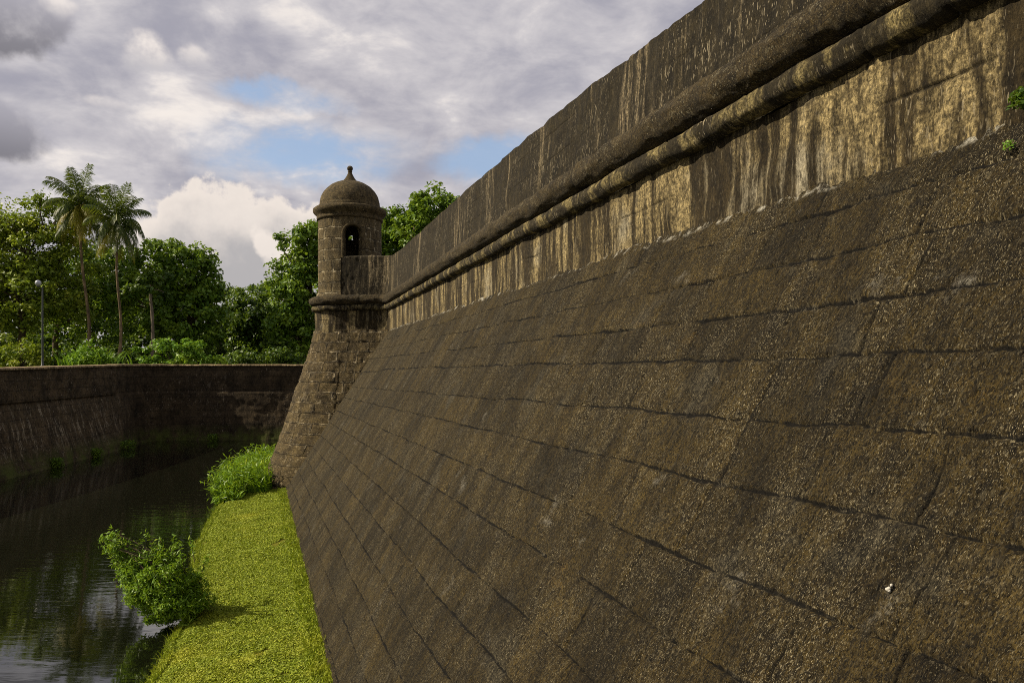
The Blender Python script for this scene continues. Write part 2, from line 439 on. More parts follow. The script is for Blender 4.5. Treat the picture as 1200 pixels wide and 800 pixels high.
def sweep(name, mat, parent, path, off, z, uv_v, disp=None, joint=None, tone=None, cap=False):
    """off, z: (n, m) offset along the outward normal and height for every path point"""
    P, nrm, s = path
    if disp is not None: off = off + disp
    v = np.stack([P[:, 0:1] + nrm[:, 0:1] * off, P[:, 1:2] + nrm[:, 1:2] * off, z], -1)
    n, mm = z.shape
    uv = np.stack([np.repeat(s[:, None], mm, 1), uv_v * np.ones((n, mm))], -1)
    at = {}
    if joint is not None: at['joint'] = joint.ravel()
    if tone is not None: at['tone'] = tone.ravel()
    fs = [grid_faces(n, mm)]
    if cap: fs += [np.arange(mm)[None] + (n - 1) * mm, np.arange(mm)[None, ::-1]]
    return mesh_obj(name, v.reshape(-1, 3), fs, mat, parent, uv.reshape(-1, 2), at)

wall = empty('fortress_wall', (4, 6, 0), 'massive dark brown stone fortress wall with sloping foot and rounded cordon, filling the right side', 'fortress wall')

# --- sloping foot (scarp) of the long face: real stones with open joints
COURSE = np.array([-.3, .1, .55, .95, 1.35, 1.75, 2.15, 2.55, 3.0, 3.40, 3.84, 4.22, 4.57, 4.875, 5.2, 5.52, 5.95, 6.6])
def stones(s, v, seed, wob=.020):
    """returns joint darkness, joint depth, tone for wall coordinates in metres"""
    vw = v + wob * fbm(s * .55, v * .3, 3, seed) + .005 * fbm(s * 3.1, v * 3.1, 3, seed + 5)
    k = np.clip(np.searchsorted(COURSE, vw) - 1, 0, len(COURSE) - 2)
    lo = COURSE[k]; hi = COURSE[k + 1]
    dh = np.minimum(vw - lo, hi - vw)
    ln = .72 + .25 * rnd2(k, k * 0 + 3, seed)
    q = (s + .05 * fbm(s * .9, vw * 1.4, 3, seed + 9)) / ln + 7.3 * rnd2(k, k * 0 + 1, seed)
    i = np.floor(q); jit = .3 * (rnd2(i, k, seed + 2) - .5); jit2 = .3 * (rnd2(i + 1, k, seed + 2) - .5)
    f0 = q - i - jit; left = f0 < 0; f1 = (i + 1 + jit2) - q; right = f1 < 0
    idx = np.where(left, i - 1, np.where(right, i + 1, i))
    dv = np.minimum(np.abs(f0), np.abs(f1)) * ln
    # joints open and close along their length
    wh = (.004 + .016 * smooth(-.3, .5, fbm(s * 1.3, k * 3.7, 4, seed + 21))) * (1 + .5 * fbm(s * 14, v * 14, 3, seed + 23))
    dh = dh + .007 * fbm(s * 9, v * 9, 3, seed + 24)
    wv = .005 + .014 * smooth(-.05, .5, fbm(idx * 1.7, k * 2.3 + v * 2.0, 3, seed + 31))
    jh = 1 - smooth(wh * .35, wh * 1.25, dh); jv = 1 - smooth(wv * .35, wv * 1.4, dv)
    vis_v = smooth(-.1, .4, rnd2(idx, k, seed + 41))
    jh = jh * (.5 + .5 * smooth(-.45, .05, fbm(s * .8, k * 5.1, 3, seed + 61)))
    joint = np.maximum(jh, jv * (.15 + .7 * vis_v))
    edge = np.maximum((1 - smooth(0, .03, dh)) * smooth(-.3, .4, fbm(s * 2.1, v * 2.1, 3, seed + 63)), .6 * vis_v * (1 - smooth(0, .025, dv)))
    return joint, edge, rnd2(idx, k, seed + 50), k, idx, dh, dv, wh * .9 * (.12 + .88 * smooth(-.35, .25, fbm(s * 1.1, k * 5.1, 4, seed + 61))), (.006 + .5 * wv) * (.45 + .75 * vis_v)

D = main_samples(2.0); Z = np.linspace(-.25, 5.72, 540)
DD, T = np.meshgrid(D, (Z + .25) / 5.97, indexing='ij')
zt = EYE + 1.25 * upf(DD) + .0
zz = -.25 + T * (zt + .25)
Lf = .52 - .041 * (DD - 10.65)
LL = Lf + (3.6 - Lf) * np.clip((zz - .25) / (zt - .25), -.2, 1)
s_ = DD * math.hypot(SX, 1)
vv = zz + .017 * (DD - 3) * np.clip((4.7 - zz) / .6, .2, 1)
joint, edge, tone, kk, ii, dh_, dv_, wh_, wv_ = stones(s_, vv, 11)
slope = vv * 1.15
dsp = (-.020 * joint - .006 * edge + .010 * (tone - .5)
       + .009 * fbm(s_ * 1.1, slope * .8, 4, 61) + .007 * fbm(s_ * 5, slope * 4, 4, 71) + .008 * fbm(s_ * 22, slope * 13, 3, 81)
       + .02 * (rnd2(ii, kk, 91) - .5) * (pnoise(s_ * 1.3, slope, 95)))
# top edge chipped
chip = smooth(.97, 1.0, T) * (.01 + .03 * np.clip(fbm(s_ * 2.2, 0 * s_, 4, 33), 0, 1))
dsp = dsp - chip
nv = np.array([-.815, -.238, .528])
X = LL + SX * DD
V = np.stack([X + nv[0] * dsp, DD + nv[1] * dsp, zz + nv[2] * dsp], -1).reshape(-1, 3)
scarp = mesh_obj('scarp', V, grid_faces(*DD.shape), M_scarp, wall, np.stack([s_, slope], -1).reshape(-1, 2),
         {'tone': tone.ravel(), 'dh': dh_.ravel(), 'dv': dv_.ravel(), 'wh': wh_.ravel(), 'wv': wv_.ravel(), 'rim': smooth(.975, .995, T).ravel()})

# --- upright band, mouldings and parapet follow the whole plan
path = plan_path(3.0); P, NR, S = path; U = upf(P[:, 1])[:, None]; n = len(P)
onmain = (P[:, 1] < 27.4)[:, None]
# band
mrow = 90; t = np.linspace(0, 1, mrow)[None]
z = EYE + (1.17 + .72 * t) * U + 0 * S[:, None]
sv = S[:, None] + 0 * t
jl = np.abs((z - EYE) / U - 1.58 + .012 * fbm(sv * .8, z, 3, 7)); jj = (1 - smooth(.004, .016, jl)) * smooth(0, .4, fbm(sv * .6, z * 0, 3, 8)) * .7
dq = sv / 1.1 + .03 * fbm(sv, z * 2, 3, 4); dj = np.minimum(dq - np.floor(dq), np.ceil(dq) - dq) * 1.1
jj = np.maximum(jj, (1 - smooth(.003, .010, dj)) * .5)
dsp = .03 * fbm(sv * .9, z * .6, 4, 5) + .014 * fbm(sv * 6, z * 2.0, 4, 6) - .02 * jj + .004 * fbm(sv * 30, z * 15, 3, 66)
sweep('upper_band', M_band, wall, path, 0 * z, z, z, dsp, jj)
# ledge on top of the scarp
t = np.linspace(0, 1, 7)[None]
z = EYE + 1.255 * U + .012 * t - .03 + 0 * S[:, None]; off = .10 - .2 * t + 0 * z
# round mouldings
def torus(name, mat, r, off0, zc, seed, seg, ns=22, amp=.02):
    a = np.linspace(-math.pi * .85, math.pi * .85, ns)[None]
    sv = S[:, None] + 0 * a
    q = sv / seg + .2 * rnd2(np.floor(sv / seg), 0 * sv, seed); i = np.floor(sv / seg)
    dj = np.minimum(sv / seg - i, 1 - (sv / seg - i)) * seg
    jj = (1 - smooth(.004, .016, dj)) * (rnd2(i + (sv / seg - i > .5), 0 * sv, seed + 3) > .25)
    rr = r * (1 + .05 * (rnd2(i, 0 * sv, seed + 1) - .5)) + amp * fbm(sv * 2.2, a * 1.3, 4, seed) + amp * .5 * fbm(sv * 11, a * 4, 4, seed + 8) - .03 * jj
    z = EYE + zc * U + rr * np.sin(a) + .02 * fbm(sv * .35, 0 * sv, 2, seed + 4)
    return sweep(name, mat, wall, path, off0 + rr * np.cos(a), z, a * r, None, jj)
torus('lower_moulding', M_moulding, .105, .035, 1.985, 3, .62, 24, .010)
torus('cordon', M_cordon, .168, .055, 2.24, 9, .95, 32, .020)
# parapet: face, weathered top, inner face
ht = (np.interp(P[:, 1], TOP_D, TOP_H))[:, None]
zb = 2.34 * U
t = np.linspace(0, 1, 110)[None]
edge_n = .022 * fbm(S[:, None] * 1.6, 0 * S[:, None], 4, 14) + .014 * fbm(S[:, None] * 7, 0 * S[:, None], 3, 15)
iA = int(np.argmax((P[:, 0] < -6.22) & (P[:, 1] > 27.5))); iB = int(np.argmax(P[:, 1] > 30.2))
ht_all, zb_all, ed_all = ht, zb, edge_n
for lo, hi, lab in ((0, iA, None), (iB, len(P), 'parapet of the hidden flank beyond the sentry box')):
    ht, zb, edge_n = ht_all[lo:hi], zb_all[lo:hi], ed_all[lo:hi]; Sq = S[lo:hi]; Pq = P[lo:hi]
    thick = np.where(lo == 0, np.interp(Pq[:, 0], [-5.05, -4.75], [.30, .9]), .9)[:, None] if lo == 0 else np.full((len(Pq), 1), .9)
    thick = np.where((Pq[:, 1] > 27.2)[:, None] & (lo == 0), thick, .9)
    zf = EYE + zb + (ht - zb + edge_n) * t
    offf = -.02 - .05 * t + 0 * zf
    bk = -.07 - np.array([.04, .10, .28, .55, .88, .97, 1., 1.])[None] * thick
    bz = EYE + ht + edge_n * np.array([1, 1, .8, .5, .3, .3, 0, 0])[None] + np.array([.028, .045, .07, .09, .10, .07, -.4, -1.4])[None]
    zz2 = np.concatenate([zf, bz], 1); of2 = np.concatenate([offf, bk], 1)
    sv = Sq[:, None] + 0 * zz2
    dq = sv / .9 + .05 * fbm(sv, zz2 * 2, 3, 4); kq = np.floor((zz2 - EYE) / .36); dq = dq + .5 * (kq % 2)
    dj = np.minimum(dq - np.floor(dq), np.ceil(dq) - dq) * .9
    dz = np.abs((zz2 - EYE) / .36 - np.round((zz2 - EYE) / .36)) * .36
    jj = np.maximum((1 - smooth(.002, .009, dj)) * .45, (1 - smooth(.002, .010, dz)) * .45) * smooth(0, .4, fbm(sv * .7, zz2, 3, 19))
    dsp = .03 * fbm(sv * .8, zz2 * .5, 4, 25) + .014 * fbm(sv * 6, zz2 * 2.4, 4, 26) - .02 * jj
    uvv = np.concatenate([zf, EYE + ht - bk - .1], 1)
    o = sweep('parapet', M_parapet, wall, (Pq, NR[lo:hi], Sq), of2, zz2, uvv, dsp, jj, cap=True)
    if lab: o['label'] = lab
# rampart walk behind the parapet
A = P - NR * .85
zt_ = EYE + 2.7 * upf(P[:, 1])
A = A[::4]; zt_ = zt_[::4]
far = np.stack([np.full(len(A), 45.) , np.linspace(A[0, 1], 60, len(A))], 1)
V = np.concatenate([np.column_stack([A, zt_]), np.column_stack([far, zt_])])
k = np.arange(len(A) - 1); mesh_obj('rampart_walk', V, np.stack([k, k + 1, k + 1 + len(A), k + len(A)], 1), M_top, wall, V[:, :2])

# --- sloping foot under the rounded tip
sel = (P[:, 1] > 27.2) & (S > S[np.argmax(P[:, 1] > 27.35)])
i0 = np.argmax(P[:, 1] > 27.35)
P2, N2, S2 = P[i0:], NR[i0:], S[i0:]
nose = (P2, N2, S2)
t = np.linspace(0, 1, 150)[None]; U2 = upf(P2[:, 1])[:, None]
ztop = EYE + 1.25 * U2; z = -.3 + (ztop + .3) * t
back = np.clip((ztop - z), 0, 9); off = .30 * back + .012 * back ** 2 * .6
sv = S2[:, None] + 0 * z
dsp = .035 * fbm(sv * 1.1, z * 1.1, 4, 35) + .025 * fbm(sv * 5, z * 5, 4, 36)
row = z / .36 - np.floor(z / .36); dj = np.minimum(row, 1 - row) * .36
dsp = dsp - .03 * (1 - smooth(.0, .03, dj)) + .02 * (rnd2(np.floor(sv / .8 + .5 * (np.floor(z / .36) % 2)), np.floor(z / .36), 5) - .5)
o = sweep('scarp', M_nose, wall, nose, off, z, z, dsp)
o['label'] = 'rounded tip of the sloping foot, pale joints between its courses'

# small pale lichen spot on the near face
def on_scarp(D_, z_):
    lf = .52 - .041 * (D_ - 10.65); zt0 = EYE + 1.25 * upf(D_)
    L_ = lf + (3.6 - lf) * (z_ - .25) / (zt0 - .25)
    return np.array([L_ + SX * D_, D_, z_])
rng = np.random.default_rng(4)
def blob(acc, c, r, seed):
    th = np.linspace(0, math.pi, 7); ph = np.linspace(0, 2 * math.pi, 11)
    T_, P_ = np.meshgrid(th, ph, indexing='ij')
    rr = r * (1 + .35 * pnoise(T_ * 2 + seed, np.cos(P_) * 2 + seed * 3, seed))
    v = np.stack([c[0] + rr * np.sin(T_) * np.cos(P_), c[1] + rr * np.sin(T_) * np.sin(P_), c[2] + rr * np.cos(T_)], -1).reshape(-1, 3)
    acc.add(v, grid_faces(7, 11, True))
acc = Acc()
p0 = on_scarp(3.185, EYE - .92) 
for q in range(5):
    blob(acc, p0 + np.array([rng.normal() * .008, rng.normal() * .008, rng.normal() * .010]), .006 + .005 * rng.random(), q)
acc.build('lichen_spot', M_white, wall)

# ------------------------------------------------------------------ sentry box on the tip
CX, CY, RT = -6.12, 29.02, 1.17
box = empty('sentry_box', (CX, CY, EYE + 2.5), 'round domed stone sentry box with an arched opening, on the tip of the fortress wall', 'sentry box')
ZB, ZTp = EYE + 2.3, EYE + 5.62
opens = [  # centre angle from the viewer side (to the right), half width angle, sill, spring, arch rise
    (R(17), R(15.5), EYE + 3.4, EYE + 4.86, .30),
    (R(180 + 10), R(5.2), EYE + 4.95, EYE + 5.06, .10)]
def tower_body():
    acc = Acc(); RI = RT - .28
    marks = [-math.pi]
    for c, h, *_ in opens:
        c = (c + math.pi) % (2 * math.pi) - math.pi
        marks += [c - h, c + h]
    marks = sorted(marks + [math.pi])
    def pos(th, z, r, rough=True):
        rr = r + (.012 * fbm(np.cos(th) * 5 + z * 2.1, np.sin(th) * 5 + z * 3.3, 4, 3) + .10 * (1 - smooth(EYE + 2.5, EYE + 2.85, z)) if rough else 0)
        return np.stack([CX + rr * np.sin(th), CY - rr * np.cos(th), z], -1)
    def panel(a, b, z0, z1, rows):
        k = max(3, int((b - a) / R(2)) + 1); th = np.linspace(a, b, k)
        z0 = np.broadcast_to(z0(th) if callable(z0) else z0, (k,)); z1 = np.broadcast_to(z1(th) if callable(z1) else z1, (k,))
        q = np.linspace(0, 1, rows)
        TH = np.repeat(th[:, None], rows, 1); ZZ = z0[:, None] + (z1 - z0)[:, None] * q
        uv = np.stack([TH * RT, ZZ], -1).reshape(-1, 2)
        acc.add(pos(TH, ZZ, RT).reshape(-1, 3), grid_faces(k, rows), uv)
        acc.add(pos(TH, ZZ, RI, False).reshape(-1, 3), grid_faces(k, rows, True), uv)
    for a, b in zip(marks[:-1], marks[1:]):
        mid = (a + b) / 2; op = None
        for c, h, sill, spring, rise in opens:
            c = (c + math.pi) % (2 * math.pi) - math.pi
            if abs(mid - c) < h * .5: op = (c, h, sill, spring, rise)
        if op is None:
            panel(a, b, ZB, ZTp, 60); continue
        c, h, sill, spring, rise = op
        arch = lambda th: spring + rise * np.sqrt(np.clip(1 - ((th - c) / h) ** 2, 0, 1))
        panel(a, b, ZB, sill, 20); panel(a, b, arch, ZTp, 24)
        th = np.linspace(a, b, 25)
        for zf, fl in ((lambda t_: sill + 0 * t_, False), (arch, True)):
            v = np.concatenate([pos(th, zf(th), RT), pos(th, zf(th), RI, False)])
            acc.add(v, grid_faces(2, 25, fl), np.concatenate([np.stack([th, th * 0], 1), np.stack([th, th * 0 + .28], 1)]))
        for e, fl in ((a, True), (b, False)):
            zs = np.linspace(sill, spring, 12); v = np.concatenate([pos(np.full(12, e), zs, RT), pos(np.full(12, e), zs, RI, False)])
            acc.add(v, grid_faces(2, 12, fl), np.concatenate([np.stack([zs * 0, zs], 1), np.stack([zs * 0 + .28, zs], 1)]))
    return acc.build('wall', M_tower, box)
tower_body()
acc = Acc(); acc.lathe([(0.001, ZB + .5), (RT - .27, ZB + .5)], CX, CY, 40); acc.build('floor_slab', M_top, box)
# stone surround of the arched opening
c, h, sill, spring, rise = opens[0]
acc = Acc(); k = 40
q = np.linspace(0, 1, k); th = []; zs = []
for s in q:
    if s < .3: th.append(c - h); zs.append(sill + (spring - sill) * s / .3)
    elif s > .7: th.append(c + h); zs.append(spring + (sill - spring) * (s - .7) / .3)
    else:
        a = math.pi * (1 - (s - .3) / .4); th.append(c + h * math.cos(a)); zs.append(spring + rise * math.sin(a))
th = np.array(th); zs = np.array(zs)
cen = np.array([c, spring - .1])
dth = np.where(q < .3, -1, np.where(q > .7, 1, np.cos(math.pi * (1 - (q - .3) / .4)))); dzz = np.where((q < .3) | (q > .7), 0, np.sin(math.pi * (1 - (q - .3) / .4)))
rows = []
for w, r in ((-.0, RT - .05), (0.0, RT + .035), (.045, RT + .04), (.09, RT + .035), (.10, RT - .02)):
    rr = r + .008 * pnoise(q * 14, q * 0 + w * 30, 6)
    tt = th + dth * w / RT; z_ = zs + dzz * w
    rows.append(np.stack([CX + rr * np.sin(tt), CY - rr * np.cos(tt), z_], -1))
rows = np.array(rows); acc.add(rows.reshape(-1, 3), grid_faces(5, k, True), np.stack([np.tile(q * 4, 5), np.repeat(np.arange(5) * .05, k)], 1))
acc.build('opening_surround', M_dome, box)
# cornice, dome, finial
acc = Acc(); z0 = EYE + 5.50
acc.lathe([(RT - .05, z0 - .04), (RT + .05, z0 - .02), (RT + .06, z0 + .05), (RT + .03, z0 + .09), (RT + .06, z0 + .14), (RT + .14, z0 + .22), (RT + .18, z0 + .27),
           (RT + .19, z0 + .33), (RT + .185, z0 + .39), (RT + .13, z0 + .44), (RT + .0, z0 + .47), (RT - .2, z0 + .48)], CX, CY, 96, .012, 5)
acc.build('cornice', M_dome, box)
acc = Acc(); zd = EYE + 5.95; RD = 1.115
prof = [(RT - .02, zd - .03), (RT - .015, zd + .09), (RD + .005, zd + .12)] + [(RD * math.cos(a) ** .92, zd + .12 + .95 * math.sin(a)) for a in np.linspace(.03, math.pi / 2 - .12, 26)] + [(.01, zd + 1.06)]
acc.lathe(prof, CX, CY, 96, .016, 9); acc.build('dome', M_dome, box)
acc = Acc(); zf = zd + 1.02
acc.lathe([(.27, zf), (.26, zf + .05), (.19, zf + .13), (.13, zf + .23), (.085, zf + .33), (.07, zf + .38), (.09, zf + .40), (.07, zf + .42)] +
          [(.005 + .105 * math.sin(a), zf + .52 - .105 * math.cos(a)) for a in np.linspace(.5, math.pi, 12)], CX, CY, 24, .012, 2)
acc.build('finial', M_dome, box)

# ------------------------------------------------------------------ moat: far wall, water, bank, ground
def far_path():
    K = np.array([(-20.7, -40), (-20.8, 0), (-20.9, 15), (-21.05, 28), (-21.4, 34), (-21.9, 39), (-22.3, 43), (-22.45, 45.2), (-22.1, 46.7), (-20.9, 47.5), (-19.2, 47.65),
                  (-15, 47.7), (-8, 47.9), (4, 48.4), (30, 50)], float)
    out = []
    for i in range(len(K) - 1):                       # Catmull-Rom
        p0, p1, p2, p3 = K[max(i - 1, 0)], K[i], K[i + 1], K[min(i + 2, len(K) - 1)]
        m_ = max(3, int(np.linalg.norm(p2 - p1) / .12))
        if p1[1] < 20: m_ = max(3, m_ // 6)
        q = np.linspace(0, 1, m_, endpoint=False)[:, None]
        out.append(.5 * (2 * p1 + (p2 - p0) * q + (2 * p0 - 5 * p1 + 4 * p2 - p3) * q ** 2 + (3 * p1 - p0 - 3 * p2 + p3) * q ** 3))
    P = np.concatenate(out + [K[-1:]])
    t = np.gradient(P, axis=0); t /= np.linalg.norm(t, axis=1)[:, None]
    nrm = np.stack([t[:, 1], -t[:, 0]], 1)
    s = np.concatenate([[0], np.cumsum(np.linalg.norm(np.diff(P, axis=0), axis=1))])
    return P, nrm, s
FP = far_path(); Pf, Nf, Sf = FP
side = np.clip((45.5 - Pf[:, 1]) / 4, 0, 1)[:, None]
topz = (4.31 + .25 * np.clip((Pf[:, 1] - 28) / 17, 0, 1))[:, None]
moat = empty('moat_wall', (-21, 30, 0), 'long dark moat wall across the water, in shade, streaked pale below its ledge', 'moat wall')
t1 = np.linspace(0, 1, 40)[None]; t2 = np.linspace(0, 1, 26)[None]
z1 = -.4 + 3.35 * t1 + 0 * side; o1 = (1.02 - .95 * t1 ** .9) * (.35 + .65 * side) + .05 * (1 - side)
z2 = 2.97 + (topz - 2.97) * t2; o2 = .13 * side + 0 * z2
zz = np.concatenate([z1, z2], 1); oo = np.concatenate([o1, o2], 1); sv = Sf[:, None] + 0 * zz
dsp = .05 * fbm(sv * .7, zz * .8, 4, 3) + .03 * fbm(sv * 3, zz * 3, 3, 4)
v = np.stack([Pf[:, 0:1] + Nf[:, 0:1] * (oo + dsp), Pf[:, 1:2] + Nf[:, 1:2] * (oo + dsp), zz], -1)
mesh_obj('wall_face', v.reshape(-1, 3), grid_faces(*zz.shape, True), M_moat, moat, np.stack([sv, zz], -1).reshape(-1, 2), {'side': (side + 0 * zz).ravel()})
co = np.array([.10, .20, .21, .19, .12, -.3, -.62, -.64])[None]; cz = np.array([-.01, -.01, .05, .09, .11, .115, .11, -.1])[None]
cz2 = topz + cz + .02 * fbm(Sf[:, None] * .6, 0 * Sf[:, None], 3, 6); sv = Sf[:, None] + 0 * cz2
co2 = co - .12 * (1 - side) + .015 * fbm(sv * 2, co * 4, 3, 8)
v = np.stack([Pf[:, 0:1] + Nf[:, 0:1] * co2, Pf[:, 1:2] + Nf[:, 1:2] * co2, cz2], -1)
mesh_obj('coping', v.reshape(-1, 3), grid_faces(*cz2.shape, True), M_coping, moat, np.stack([sv, co + 0 * sv], -1).reshape(-1, 2))

# ground: one sheet from the coping out to the horizon
A = Pf - Nf * .55
ang = np.linspace(math.pi * 1.15, -.25, len(A))
rows = []
cen = np.array([-12., 20.])
for k, d in enumerate([0, .8, 2.5, 6, 14, 35, 90, 300, 1500]):
    dirv = A - cen; dirv /= np.linalg.norm(dirv, axis=1)[:, None]
    q = A + dirv * d
    z = topz[:, 0] + .03 + (.10 * pnoise(q[:, 0] * .2, q[:, 1] * .2, 3) if d > 1 else 0)
    rows.append(np.column_stack([q, z]))
rows = np.array(rows)
tag(mesh_obj('ground', rows.reshape(-1, 3), grid_faces(rows.shape[0], rows.shape[1]), M_ground), kind='structure')

V = np.array([(-60, -60, 0), (45, -60, 0), (45, 90, 0), (-60, 90, 0)], float); V[:2, 1] = -60
V = np.array([(-23.5, -45, 0), (3, -45, 0), (3, 52, 0), (-23.5, 49, 0)], float)
tag(mesh_obj('water', V, np.array([[0, 1, 2, 3]]), M_water, smooth_shade=False), kind='structure')

ED = np.array([-10, 10.45, 12.3, 13.6, 15.5, 18.4, 22, 25.8, 29, 33, 38, 46.])
EX = np.array([.8, -5.05, -5.55, -5.85, -6.55, -7.67, -8.75, -9.75, -10.7, -11.3, -11.2, -9])
def bank_edge(y): return np.interp(y, ED, EX) + .10 * fbm(np.asarray(y) * .9, 0 * np.asarray(y), 3, 4)
def bank_foot(y): return (.52 - .041 * (np.asarray(y) - 10.65)) + SX * np.asarray(y)
def bank_z(x, y):
    d = x - bank_edge(y)
    return -.06 + .20 * smooth(-.05, .35, d) + .10 * smooth(.2, 2.2, d) + .03 * fbm(x * 1.5, y * 1.5, 3, 9)
ys = np.linspace(-10, 46, 420); q = np.linspace(-.06, 1, 40)
YY, Q = np.meshgrid(ys, q, indexing='ij')
XX = bank_edge(YY) + Q * (bank_foot(YY) + .9 - bank_edge(YY))
v = np.stack([XX, YY, bank_z(XX, YY) - .12 * (Q < 0)], -1).reshape(-1, 3)
tag(mesh_obj('bank', v, grid_faces(*YY.shape, True), M_bank), kind='structure')

def blades(acc, base, h, lean, w, rng, seg=4):
    n = len(base); q = np.linspace(0, 1, seg + 1)
    a = rng.random(n) * 2 * math.pi; sd = np.stack([np.cos(a), np.sin(a), 0 * a], 1)
    pts = base[:, None] + q[None, :, None] * np.stack([0 * h, 0 * h, h], 1)[:, None] + (q ** 2)[None, :, None] * lean[:, None] \
        - (q ** 3)[None, :, None] * np.stack([0 * h, 0 * h, .35 * np.linalg.norm(lean, axis=1)], 1)[:, None]
    ww = (w[:, None] * (1 - q[None] ** 1.6) * .5 + .001)[..., None] * sd[:, None]
    v = np.stack([pts - ww, pts + ww], 2).reshape(n, -1, 3)
    i = np.arange(seg); f = np.stack([2 * i, 2 * i + 1, 2 * i + 3, 2 * i + 2], 1)
    F = (f[None] + (np.arange(n) * 2 * (seg + 1))[:, None, None]).reshape(-1, 4)
    acc.add(v.reshape(-1, 3), F)

# low mat of grass on the bank
rng = np.random.default_rng(21)
n = 260000
y = 9.3 * (28.5 / 9.3) ** rng.random(n); u = rng.random(n)
x = bank_edge(y) - .03 + u * (bank_foot(y) + .12 - bank_edge(y))
keep = fbm(x * 1.7, y * 1.7, 3, 5) > -.75
x, y = x[keep], y[keep]; n = len(x)
c = np.column_stack([x, y, bank_z(x, y) + .012 + .02 * rng.random(n) ** 2])
nrm = rng.normal(size=(n, 3)) * .55 + np.array([-.1, -.1, 1.])
ln = (.02 + .042 * rng.random(n)) * (.8 + .012 * y)
acc = Acc(); acc.leaves(c, nrm, ln, ln * .42, rng)
# taller tufts against the foot of the wall and along the water
m_ = 17000; y = 9.5 + 18 * rng.random(m_) ** 1.3; at_foot = rng.random(m_) < .6
x = np.where(at_foot, bank_foot(y) + .05 - .28 * rng.random(m_) ** 2, bank_edge(y) + .02 + .15 * rng.random(m_))
c = np.column_stack([x, y, bank_z(x, y) + .05 + .05 * rng.random(m_)])
acc.leaves(c, rng.normal(size=(m_, 3)) * np.array([1, 1, .5]) + np.array([0, -.3, .25]), .06 + .09 * rng.random(m_) ** 1.5, .018, rng)
m_ = 5200; y = 9.4 + 17 * rng.random(m_) ** 1.2; f_ = rng.random(m_) < .62
x = np.where(f_, bank_foot(y) + .10 - .34 * rng.random(m_) ** 2.2, bank_edge(y) + .10 * rng.random(m_) - .03)
dens = fbm(x * 0 + y * 1.3, y * .4, 3, 77) + .25 > rng.random(m_) * .8 - .2
x, y = x[dens], y[dens]; m_ = len(x)
blades(acc, np.column_stack([x, y, bank_z(x, y) - .01]), .07 + .17 * rng.random(m_) ** 1.6, rng.normal(size=(m_, 3)) * np.array([.06, .06, 0]) + np.array([-.03, -.02, 0]), .012 + .012 * rng.random(m_), rng, 3)
tag(acc.build('grass', L_mat), 'low yellow green grass covering the bank at the foot of the fortress wall', 'grass', kind='stuff')

# tall reeds by the tip
acc = Acc(); n = 5200
y = 25.0 + 10 * rng.random(n) ** 1.2; x = bank_edge(y) - .05 + (rng.random(n)) * np.clip(-8.3 - bank_edge(y), .3, 3.0) * np.where(y < 26.2, .55, 1)
h = (.40 + .75 * rng.random(n)) * np.clip((y - 24.6) / 1.6, .35, 1)
lean = np.column_stack([-.2 - .3 * rng.random(n) + .3 * rng.normal(size=n), -.2 * rng.random(n) + .3 * rng.normal(size=n), 0 * h]) * h[:, None]
blades(acc, np.column_stack([x, y, bank_z(x, y) - .03]), h, lean, .04 + .04 * rng.random(n), rng)
q = rng.integers(0, n, 6000); hh = h[q] * (.35 + .65 * rng.random(6000))
pp = np.column_stack([x[q], y[q], bank_z(x[q], y[q])]) + lean[q] * ((hh / h[q]) ** 2)[:, None] + np.column_stack([.08 * rng.normal(size=6000), .08 * rng.normal(size=6000), hh * .9])
acc.leaves(pp, rng.normal(size=(6000, 3)) * .7 + np.array([-.3, -.2, .5]), .16 + .14 * rng.random(6000), .045, rng)
tag(acc.build('reeds', L_reed), 'tall bright green reeds at the water edge beside the tip of the fortress wall', 'reeds', kind='stuff')

# ------------------------------------------------------------------ plants
def clumps(acc, rng, centre, radii, ncl, nleaf, ln, wd, crad, hollow=.45, lump=.35, up=.5, zmin=None, seed=0):
    """leaf clumps spread through an uneven crown volume"""
    centre = np.array(centre, float); radii = np.array(radii, float)
    d = rng.normal(size=(ncl, 3)); d /= np.linalg.norm(d, axis=1)[:, None]
    r = hollow + (1 - hollow) * rng.random(ncl) ** .6
    az = np.arctan2(d[:, 1], d[:, 0])
    r = r * (1 + lump * fbm(az * 1.1 + seed, d[:, 2] * 2.2 + seed * 2.7, 3, seed))
    cc = centre + d * r[:, None] * radii
    if zmin is not None: cc[:, 2] = np.maximum(cc[:, 2], zmin + rng.random(ncl) * .5)
    k = rng.integers(0, ncl, nleaf)
    g = rng.normal(size=(nleaf, 3)); g /= np.linalg.norm(g, axis=1)[:, None]
    rad = crad * (.6 + .8 * rng.random(ncl))
    p = cc[k] + g * (rad[k] * rng.random(nleaf) ** .45)[:, None] * np.array([1, 1, .7])
    if zmin is not None: p[:, 2] = np.maximum(p[:, 2], zmin)
    nrm = g * .6 + np.array([0, 0, up]) + .55 * rng.normal(size=(nleaf, 3))
    s = .7 + .6 * rng.random(nleaf)
    acc.leaves(p, nrm, ln * s, wd * s, rng)
    return cc

def limb_path(a, b, rng, n=8, sag=.12):
    a = np.array(a, float); b = np.array(b, float); q = np.linspace(0, 1, n)[:, None]
    L = np.linalg.norm(b - a); w = rng.normal(size=3) * L * sag * np.array([1, 1, .3])
    return a + (b - a) * q + np.sin(q * math.pi) * w + np.array([0, 0, .12 * L]) * np.sin(q * math.pi)

